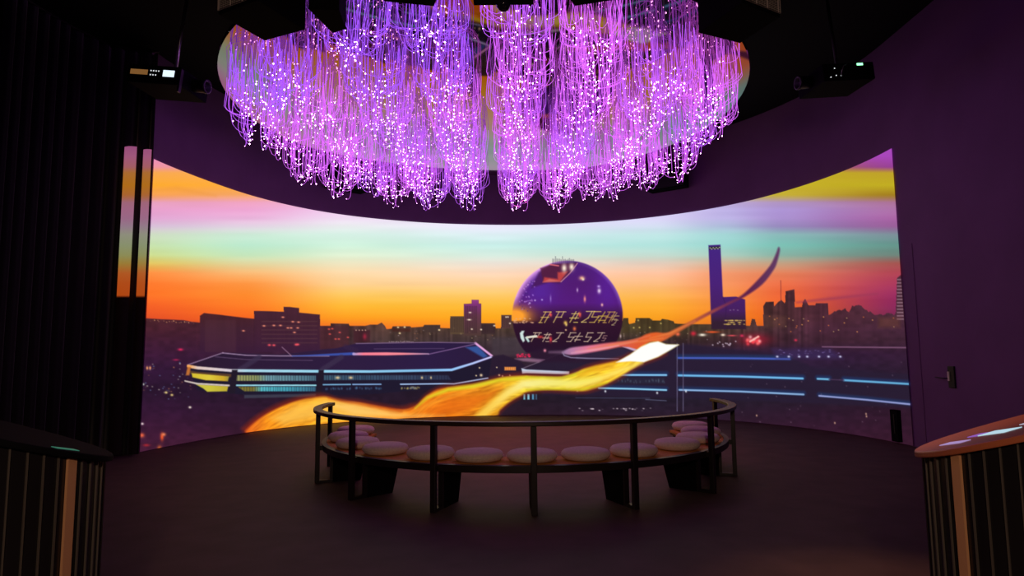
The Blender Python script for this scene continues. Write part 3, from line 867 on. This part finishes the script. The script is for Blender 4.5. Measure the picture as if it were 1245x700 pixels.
def painted_spill_mesh(x0, x1, y0, top, depth):
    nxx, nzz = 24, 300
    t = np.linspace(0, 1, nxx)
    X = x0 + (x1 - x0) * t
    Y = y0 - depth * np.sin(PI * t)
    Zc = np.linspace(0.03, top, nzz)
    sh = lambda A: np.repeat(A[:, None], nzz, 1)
    me = picture_mesh('spill_painted_fold', sh(X) + 6.4, sh(Y) - 9.4, np.repeat(Zc[None], nxx, 0))
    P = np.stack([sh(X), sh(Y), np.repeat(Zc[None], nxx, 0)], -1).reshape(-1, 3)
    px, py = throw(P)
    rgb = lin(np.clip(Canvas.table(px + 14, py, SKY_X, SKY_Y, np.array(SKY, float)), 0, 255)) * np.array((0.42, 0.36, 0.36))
    # painted spill is cut off over the dark city half of the picture
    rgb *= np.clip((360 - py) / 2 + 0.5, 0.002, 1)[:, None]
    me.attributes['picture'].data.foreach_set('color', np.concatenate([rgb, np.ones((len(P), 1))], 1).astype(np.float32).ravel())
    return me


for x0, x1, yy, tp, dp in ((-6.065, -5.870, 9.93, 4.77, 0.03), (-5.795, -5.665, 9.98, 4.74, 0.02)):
    o = link('spill_painted_fold', painted_spill_mesh(x0, x1, yy, tp, dp), curtain)
    o['label'] = 'curtain fold with the spill of the projected sunset painted on as glow'

# ------------------------------------------------------------------ fibre optic chandelier
CH, CR, CC = 5.40, 3.95, (-0.36, 10.05)
chand = thing('fibre_chandelier', (CC[0], CC[1], CH), 'huge round mirrored ceiling chandelier dripping glowing purple optical fibres', 'chandelier')
MB().lathe((0, 0, 0), [(0.001, 0.0), (CR - 0.01, 0.0), (CR, 0.008), (CR, 0.05), (0.001, 0.05)], 128).build('mirror_disc', M_mirror, chand)
for ang in (0.6, 2.2, 3.9, 5.5):
    x, y = 2.6 * math.cos(ang), 2.6 * math.sin(ang)
    MB().tube([(x, y, 0.04), (x, y, CEIL - CH + 0.0)], 0.02, 8).build('hanger_rod', M_black, chand)


def fibre_bundle(seed, R, L):
    r = random.Random(seed)
    tube, tips = MB(), MB()
    for i in range(52):
        q = r.random() ** 0.40
        a = 2 * PI * r.random()
        rx, ry = R * q * math.cos(a), R * q * math.sin(a)
        ln_ = L * (1 - 0.46 * q ** 1.6) * (r.uniform(0.88, 1.04) if r.random() < 0.78 else r.uniform(0.30, 0.88))
        bend = r.uniform(0.30, 0.98) * (0.15 + 0.85 * q)
        sw, sa = r.uniform(0.0, 0.13), 2 * PI * r.random()
        wob, wa = r.uniform(0.004, 0.034), 2 * PI * r.random()
        curl = r.uniform(0.0, 0.10) if r.random() < 0.5 else 0.0
        P = []
        N = 10
        for k in range(N):
            t = k / (N - 1)
            e = max(0.0, (t - 0.5) / 0.5)
            arc = 1 - math.cos(e * PI / 2)
            f = 1 - bend * arc
            x = rx * f + sw * arc * math.cos(sa) + wob * (math.sin(5 * t + wa) - math.sin(wa))
            y = ry * f + sw * arc * math.sin(sa) + wob * (math.cos(4 * t + wa) - math.cos(wa))
            z = -ln_ * (t * 1.44 if t < 0.5 else 0.72 + 0.28 * math.sin(e * PI / 2)) + curl * max(0.0, (t - 0.8) / 0.2) ** 2
            P.append((x, y, z))
        tube.tube(P, 0.0039, 3)
        p = P[-1]
        s = r.choice((0.005, 0.006, 0.008, 0.0105))
        tips.add([(p[0] + s, p[1], p[2]), (p[0] - s, p[1], p[2]), (p[0], p[1] + s, p[2]), (p[0], p[1] - s, p[2]), (p[0], p[1], p[2] + s * 1.4), (p[0], p[1], p[2] - s * 1.4)],
                 [(0, 2, 4), (2, 1, 4), (1, 3, 4), (3, 0, 4), (2, 0, 5), (1, 2, 5), (3, 1, 5), (0, 3, 5)])
        if r.random() < 0.22:                      # added glowing bead for the bright point where strands overlap
            k = r.randrange(3, N - 1)
            p, s = P[k], 0.005
            tips.add([(p[0] + s, p[1], p[2]), (p[0] - s, p[1], p[2]), (p[0], p[1] + s, p[2]), (p[0], p[1] - s, p[2]), (p[0], p[1], p[2] + s * 1.6), (p[0], p[1], p[2] - s * 1.6)],
                     [(0, 2, 4), (2, 1, 4), (1, 3, 4), (3, 0, 4), (2, 0, 5), (1, 2, 5), (3, 1, 5), (0, 3, 5)])
    return tube, tips


protos = []
for sd in range(5):
    tb, tp = fibre_bundle(100 + sd, 0.45, 1.04)
    protos.append(([tb.mesh('fibre_bundle', m, True) for m in M_fib], tp.mesh('light_tips', M_tip)))
cols = (0.50, 1.38, 2.32, 3.22)
rows = [-3.42 + 1.10 * k for k in range(7)]
for j, yr in enumerate(rows):
    for xc in cols:
        for sx in (-1, 1):
            x = xc * sx + rng.uniform(-0.05, 0.05)
            y = yr + (0.14 if xc in (1.38, 3.22) else 0.0) + rng.uniform(-0.06, 0.06)
            d = math.hypot(x, y)
            if d > 3.50:
                if d > 4.05:
                    continue
                x, y = x * 3.47 / d, y * 3.47 / d
            k = rng.randrange(5)
            near = (y + 3.6) / 7.2
            mi = 0 if (near < 0.3 and x < 0) else (1 if rng.random() < 0.4 else 2)
            b = link('fibre_bundle', protos[k][0][mi], chand)
            b.location = (x, y, 0)
            b.rotation_euler = (0, 0, rng.uniform(0, 2 * PI))
            b.scale = (1, 1, rng.uniform(0.92, 1.08) * (0.86 if j == 0 else 1.0))
            b['kind'] = 'stuff'
            t = link('light_tips', protos[k][1], b)
            t['kind'] = 'stuff'

# ------------------------------------------------------------------ equipment hung from the ceiling
def hung_box(name, corners, z0, z1, grille_edge, label):
    cx = sum(p[0] for p in corners) / 4
    cy = sum(p[1] for p in corners) / 4
    t = thing(name, (cx, cy, z0), label, 'ceiling box')
    loc = [(p[0] - cx, p[1] - cy) for p in corners]
    MB().prism(loc, 0, z1 - z0).build('housing', M_dull, t, bevel=0.008)
    MB().tube([(0, 0, z1 - z0 - 0.01), (0, 0, CEIL - z0)], 0.022, 10).build('drop_pole', M_black, t, smooth=True)
    if grille_edge is not None:
        a, b = Vector((*loc[grille_edge[0]], 0)), Vector((*loc[grille_edge[1]], 0))
        e = (b - a)
        nrm = Vector((e.y, -e.x, 0)).normalized()
        if nrm.dot((a + b) / 2) < 0:
            nrm = -nrm
        ang = math.atan2(e.y, e.x)
        ctr = (a + b) / 2 + nrm * 0.008
        h = z1 - z0
        g = MB().box((ctr.x, ctr.y, h / 2 + 0.01), (e.length * 0.98, 0.012, h * 0.9), ang).build('grille', M_grille, t, label='pale perforated metal grille')
        hole = MB()
        cell = 0.017
        na, nb = int(e.length * 0.94 / cell), int(h * 0.84 / cell)
        for i in range(na):
            for j in range(nb):
                if i % (na // 3) == 0:
                    continue
                p = a + e * (0.03 + 0.94 * (i + 0.5) / na) + nrm * 0.0145
                hole.box((p.x, p.y, 0.03 + h * 0.84 * (j + 0.5) / nb), (0.012, 0.002, 0.012), ang)
        hole.build('grille_holes', M_dull, g, kind='stuff')
    return t


hung_box('equipment_box', [(-2.19, 5.37), (-1.94, 5.90), (-2.41, 6.11), (-2.64, 5.61)], 4.55, 5.05, (0, 3), 'black ceiling hung box with pale grille, left of the chandelier')
hung_box('equipment_box', [(2.07, 5.49), (2.52, 5.76), (2.32, 6.26), (1.84, 6.04)], 4.55, 5.05, (0, 1), 'black ceiling hung box with pale grille, right of the chandelier')
hung_box('spotlight_box', [(-1.02, 5.02), (-0.52, 5.05), (-0.67, 5.51), (-1.10, 5.42)], 4.55, 4.95, None, 'small plain black box hung above and left of the dome camera')
hung_box('spotlight_box', [(0.40, 5.05), (0.92, 5.02), (0.98, 5.42), (0.58, 5.53)], 4.55, 4.95, None, 'small plain black box hung above and right of the dome camera')
t = thing('dome_camera', (-0.05, 5.25, 4.55), 'black dome camera under a flat bar at the top centre', 'camera')
MB().box((0, 0, 0.03), (0.53, 0.5, 0.06)).build('mounting_bar', M_dull, t, bevel=0.006)
MB().lathe((0.0, 0.20, 0), [(0.068, 0.0), (0.068, -0.02), (0.062, -0.045), (0.045, -0.07), (0.022, -0.083), (0.001, -0.087)], 24).build('dome', M_glasslens, t, smooth=True)
MB().tube([(0, 0, 0.05), (0, 0, CEIL - 4.55)], 0.022, 10).build('drop_pole', M_black, t, smooth=True)
t = thing('equipment_box', (-1.72, 5.85, 4.62), 'small black wedge box tucked beside the left grille box', 'ceiling box')
MB().prism([(-0.12, -0.2), (0.16, -0.18), (0.13, 0.18), (-0.02, 0.26)], 0, 0.35).build('housing', M_dull, t, bevel=0.006)
MB().tube([(0, 0, 0.33), (0, 0, CEIL - 4.62)], 0.018, 8).build('drop_pole', M_black, t, smooth=True)
leds = MB()
for k in range(10):
    leds.box((-0.10 + 0.028 * (k % 5), -0.205 + 0.004 * (k % 2), 0.12 + 0.05 * (k // 5)), (0.010, 0.008, 0.010))
leds.build('status_lights', M_ledw, t, kind='stuff')


def projector(loc, rz, label, left):
    t = thing('projector', loc, label, 'projector', None, rz)
    b = MB().box((0, 0, 0), (0.74, 0.62, 0.24)).build('housing', M_dull, t, bevel=0.012)
    MB().tube([(0.06, 0, 0.13), (0.06, 0, CEIL - loc[2])], 0.022, 10).build('drop_pole', M_chrome if left else M_black, t, smooth=True)
    MB().lathe((0.06, 0, 0.12), [(0.001, 0.05), (0.07, 0.05), (0.13, 0.02), (0.14, 0.0), (0.001, 0.0)], 28).build('ceiling_mount', M_chrome if left else M_black, t, smooth=True)
    sx = 1 if left else -1
    MB().lathe((sx * 0.37, 0.0, 0.0), [(0.001, 0.0), (0.085, 0.0), (0.085, sx * 0.16), (0.095, sx * 0.16), (0.095, sx * 0.19), (0.07, sx * 0.19), (0.06, sx * 0.14), (0.001, sx * 0.13)], 28, 'x').build('lens', M_black, t, smooth=True)
    if left:
        MB().box((-0.21, -0.313, 0.02), (0.24, 0.006, 0.065)).build('display', M_amber, t, label='dim amber display')
        MB().box((0.205, -0.313, 0.02), (0.155, 0.006, 0.085)).build('status_screen', M_lcd, t, label='bright white status screen')
        for i in range(4):
            for j in range(2):
                if (i, j) == (3, 1):
                    continue
                MB().box((-0.045 + 0.036 * i, -0.313, 0.045 - 0.055 * j), (0.014, 0.006, 0.014)).build('button', M_ledw, t)
        MB().box((0.365, -0.29, -0.06), (0.025, 0.05, 0.30)).build('bracket', M_black, t)
    else:
        MB().box((0.17, -0.313, 0.09), (0.085, 0.006, 0.030)).build('status_light', M_green, t, label='glowing green status light')
        for x, z in ((-0.2, 0.05), (-0.19, -0.05), (-0.27, -0.07), (-0.12, -0.055)):
            MB().box((x, -0.313, z), (0.012, 0.006, 0.012)).build('indicator', M_ledw, t)
        MB().tube([(-0.02, -0.33, 0.10), (-0.10, -0.36, 0.06), (-0.13, -0.34, -0.02), (-0.12, -0.315, -0.06)], 0.006, 6).build('cable', M_chrome, t, smooth=True)
    return t


p = projector((-4.58, 8.4, 5.12), 0.0, 'black projector with amber and white displays hung near the curtain', True)
p.rotation_euler = (0, math.radians(7), math.radians(-6))
p = projector((4.52, 8.7, 5.20), 0.0, 'black projector with a green status light hung at right', False)
p.rotation_euler = (0, math.radians(-5), math.radians(6))

for a, zc, w, h, lab in ((132.2, 5.50, 0.92, 0.52, 'black loudspeaker on the wall above the screen, left of centre'), (53.2, 5.56, 0.92, 0.58, 'black loudspeaker on the wall above the screen, right of centre')):
    ar = math.radians(a)
    r = float(wall_r(ar))
    t = thing('wall_speaker', (WC[0] + r * math.cos(ar), WC[1] + r * math.sin(ar), zc), lab, 'speaker', None, ar + PI / 2)
    MB().box((0, 0.17, 0), (w, 0.26, h)).build('cabinet', M_dull, t, bevel=0.01)
    MB().box((0, 0.305, 0), (w * 0.94, 0.012, h * 0.9)).build('grille', M_black, t)

# small fittings on the right hand wall
t = thing('wall_control', (x_r, 9.17, 1.09), 'small black wall bracket with a pale switch right of the screen', 'wall control')
MB().box((-0.012, 0, 0), (0.024, 0.13, 0.30)).build('back_plate', M_black, t, bevel=0.004)
MB().box((-0.030, 0.04, 0.01), (0.014, 0.035, 0.13)).build('switch', M_grille, t)
MB().tube([(-0.03, 0.05, -0.02), (-0.05, 0.12, -0.02), (-0.05, 0.30, -0.01)], 0.008, 8).build('lever', M_black, t, smooth=True)
t = thing('floor_socket_box', (x_r + 0.0, 10.52, 0.28), 'narrow black cable box low on the wall below the blue strips', 'cable box')
MB().box((-0.05, 0, 0), (0.08, 0.19, 0.50)).build('housing', M_dull, t, bevel=0.006)
MB().box((-0.094, -0.02, 0.03), (0.010, 0.03, 0.30)).build('slot', M_black, t)

# ------------------------------------------------------------------ curved bench
BC = (0.14, 8.72)
bench = thing('curved_bench', (BC[0], BC[1], 0), 'half round dark metal bench with a continuous handrail facing the screen', 'bench')
A0, A1 = math.radians(-184.5), math.radians(6.3)
MB().arc((0, 0), 1.98, 2.50, 0.400, 0.430, A0, A1, 96).build('seat_plank', M_plank, bench, label='orange brown wooden seat plank')
MB().arc((0, 0), 2.502, 2.56, 0.365, 0.432, A0, A1, 96).build('seat_edge', M_frame, bench)
MB().arc((0, 0), 1.99, 2.49, 0.368, 0.399, A0, A1, 96).build('seat_frame', M_frame, bench)
rl = MB().arc((0, 0), 2.565, 2.665, 0.800, 0.842, A0 - 0.01, A1 + 0.01, 96).build('handrail', M_rail, bench, bevel=0.008)
for deg in (-184, -158.5, -133.6, -110, -89, -67.4, -42.2, -17.4, 5.5):
    a = math.radians(deg)
    ca, sa = math.cos(a), math.sin(a)

    def radial(mb, prof, th):         # prof: (radius, height) quad swept th thick along the tangent
        p = []
        for s in (-th / 2, th / 2):
            for r_, z_ in prof:
                p.append((r_ * ca - s * sa, r_ * sa + s * ca, z_))
        return mb.hexa(p)
    radial(MB(), [(2.590, 0.0), (2.640, 0.0), (2.640, 0.801), (2.590, 0.801)], 0.055).build('post', M_frame, bench, bevel=0.004)
    radial(MB(), [(2.44, 0.0), (2.589, 0.0), (2.589, 0.030), (2.44, 0.030)], 0.050).build('foot_bar', M_frame, bench)
    radial(MB(), [(2.559, 0.37), (2.591, 0.37), (2.591, 0.425), (2.559, 0.425)], 0.050).build('bracket', M_frame, bench)
    radial(MB(), [(2.44, 0.031), (2.470, 0.031), (2.470, 0.367), (2.44, 0.367)], 0.050).build('inner_post', M_frame, bench)
    radial(MB(), [(2.12, 0.0), (2.438, 0.0), (2.438, 0.367), (2.02, 0.367)], 0.055).build('slab_leg', M_dull, bench)

prof = [(0.001, 0.0), (0.17, 0.0), (0.215, 0.008), (0.240, 0.028), (0.248, 0.052), (0.242, 0.075), (0.222, 0.094), (0.185, 0.104), (0.11, 0.108), (0.001, 0.109)]
cush_me = MB().lathe((0, 0, 0), prof, 40).mesh('pad', M_cushion, True)
ring_me = MB().lathe((0, 0, 0.052), [(0.245, -0.006), (0.2515, 0.0), (0.245, 0.006)], 40).mesh('piping', M_cushion, True)
cush = [(-186.0 + 3.2, 'round pale seat cushion at the far left end of the bench'), (-164.5, 'second round cushion from the left end of the bench'),
        (-148.5, 'third round cushion from the left, behind the left handrail post'), (-132.0, 'fourth round cushion from the left, beside bare orange plank'),
        (-115.8, 'fifth round cushion from the left, behind the second front post'), (-102.4, 'sixth round cushion from the left, at the bench front'),
        (-89.0, 'middle round cushion behind the nearest handrail post'), (-75.3, 'sixth round cushion from the right, beside the middle gap'),
        (-61.2, 'fifth round cushion from the right, behind a front post'), (-43.5, 'fourth round cushion from the right, beside bare orange plank'),
        (-27.0, 'third round cushion from the right, behind the right handrail post'), (-11.5, 'second round cushion from the right end of the bench'),
        (4.2, 'round pale seat cushion at the far right end of the bench')]
for deg, lab in cush:
    a = math.radians(deg)
    R_ = 2.245
    c = thing('seat_cushion', (BC[0] + R_ * math.cos(a), BC[1] + R_ * math.sin(a), 0.4305), lab, 'cushion', 'round cushions on the curved bench', rng.uniform(0, 6))
    k = rng.uniform(0.97, 1.0)
    c.scale = (k, k, rng.uniform(0.94, 1.04))
    link('pad', cush_me, c)
    link('piping', ring_me, c)

# ------------------------------------------------------------------ slant topped kiosks in the foreground
def kiosk(side, label):
    cx, cy, R = 2.38 * side, 2.9, 0.53
    t = thing('display_kiosk', (cx, cy, 0), label, 'kiosk')
    bx, by, z0 = 0.270 * side, -0.215, (1.135 if side > 0 else 1.155)

    def top(x, y):
        return z0 + bx * x + by * y
    N = 72
    ring = [(math.cos(2 * PI * k / N), math.sin(2 * PI * k / N)) for k in range(N)]
    v = [(R * 0.95 * c, R * 0.95 * s_, 0) for c, s_ in ring] + [(R * 0.95 * c, R * 0.95 * s_, top(R * 0.95 * c, R * 0.95 * s_)) for c, s_ in ring]
    f = [tuple(range(N - 1, -1, -1)), tuple(range(N, 2 * N))] + [(k, (k + 1) % N, N + (k + 1) % N, N + k) for k in range(N)]
    MB().add(v, f).build('body', M_kbody, t)
    rt = R + 0.010
    v = [(rt * c, rt * s_, top(rt * c, rt * s_) + 0.001) for c, s_ in ring] + [(rt * c, rt * s_, top(rt * c, rt * s_) + 0.030) for c, s_ in ring]
    MB().add(v, f).build('slanted_top', M_ktop if side > 0 else M_dull, t, bevel=0.006)
    nf = 52
    for k in range(nf):
        a = 2 * PI * (k + 0.3) / nf
        if side < 0:
            a = PI - a
        wide = (k == 27)  # wide strip is a painted highlight, not a fin
        w = 0.044 if wide else 0.006
        r0, r1 = R * 0.952, R * 0.952 + (0.012 if wide else 0.008)
        ca, sa = math.cos(a), math.sin(a)
        lo, hi = [], []
        for r_, q in ((r0, -w / 2), (r1, -w / 2), (r1, w / 2), (r0, w / 2)):
            x, y = r_ * ca - q * sa, r_ * sa + q * ca
            lo.append((x, y, 0.0))
            hi.append((x, y, top(x, y) - 0.001))
        o = MB().hexa(lo + hi).build('highlight_strip' if wide else 'fin', M_khighlight if wide else M_kfin, t)
    # touch screens let into the right top; the left pane is a painted glint

    def pane(name, x0, x1, y0, y1, col, st):
        m = mat('screen_glint_' + name, (0.02, 0.02, 0.03), 0.2, emit=col, strength=st)
        p = []
        for dz in (0.0305, 0.0335):
            for x, y in ((x0, y0), (x1, y0), (x1, y1), (x0, y1)):
                p.append((x, y, top(x, y) + dz))
        MB().hexa(p).build('screen_glint_pane', m, t)
    if side > 0:
        pane('violet', -0.43, -0.38, 0.00, 0.14, (0.42, 0.30, 0.62), 0.8)
        pane('white', -0.30, -0.22, -0.09, 0.07, (0.50, 0.75, 0.85), 0.9)
        pane('blue', -0.30, -0.24, 0.075, 0.14, (0.30, 0.12, 0.55), 0.8)
        pane('pale', -0.14, -0.06, -0.09, 0.03, (0.55, 0.55, 0.70), 0.7)
    else:
        pane('green', 0.468, 0.495, -0.16, -0.02, (0.05, 0.30, 0.20), 0.4)  # teal highlight on the rim, painted as a small glowing pane
    return t


kiosk(1, 'round slant topped kiosk with orange top at the right foreground')
kiosk(-1, 'round slant topped kiosk with black top at the left foreground')
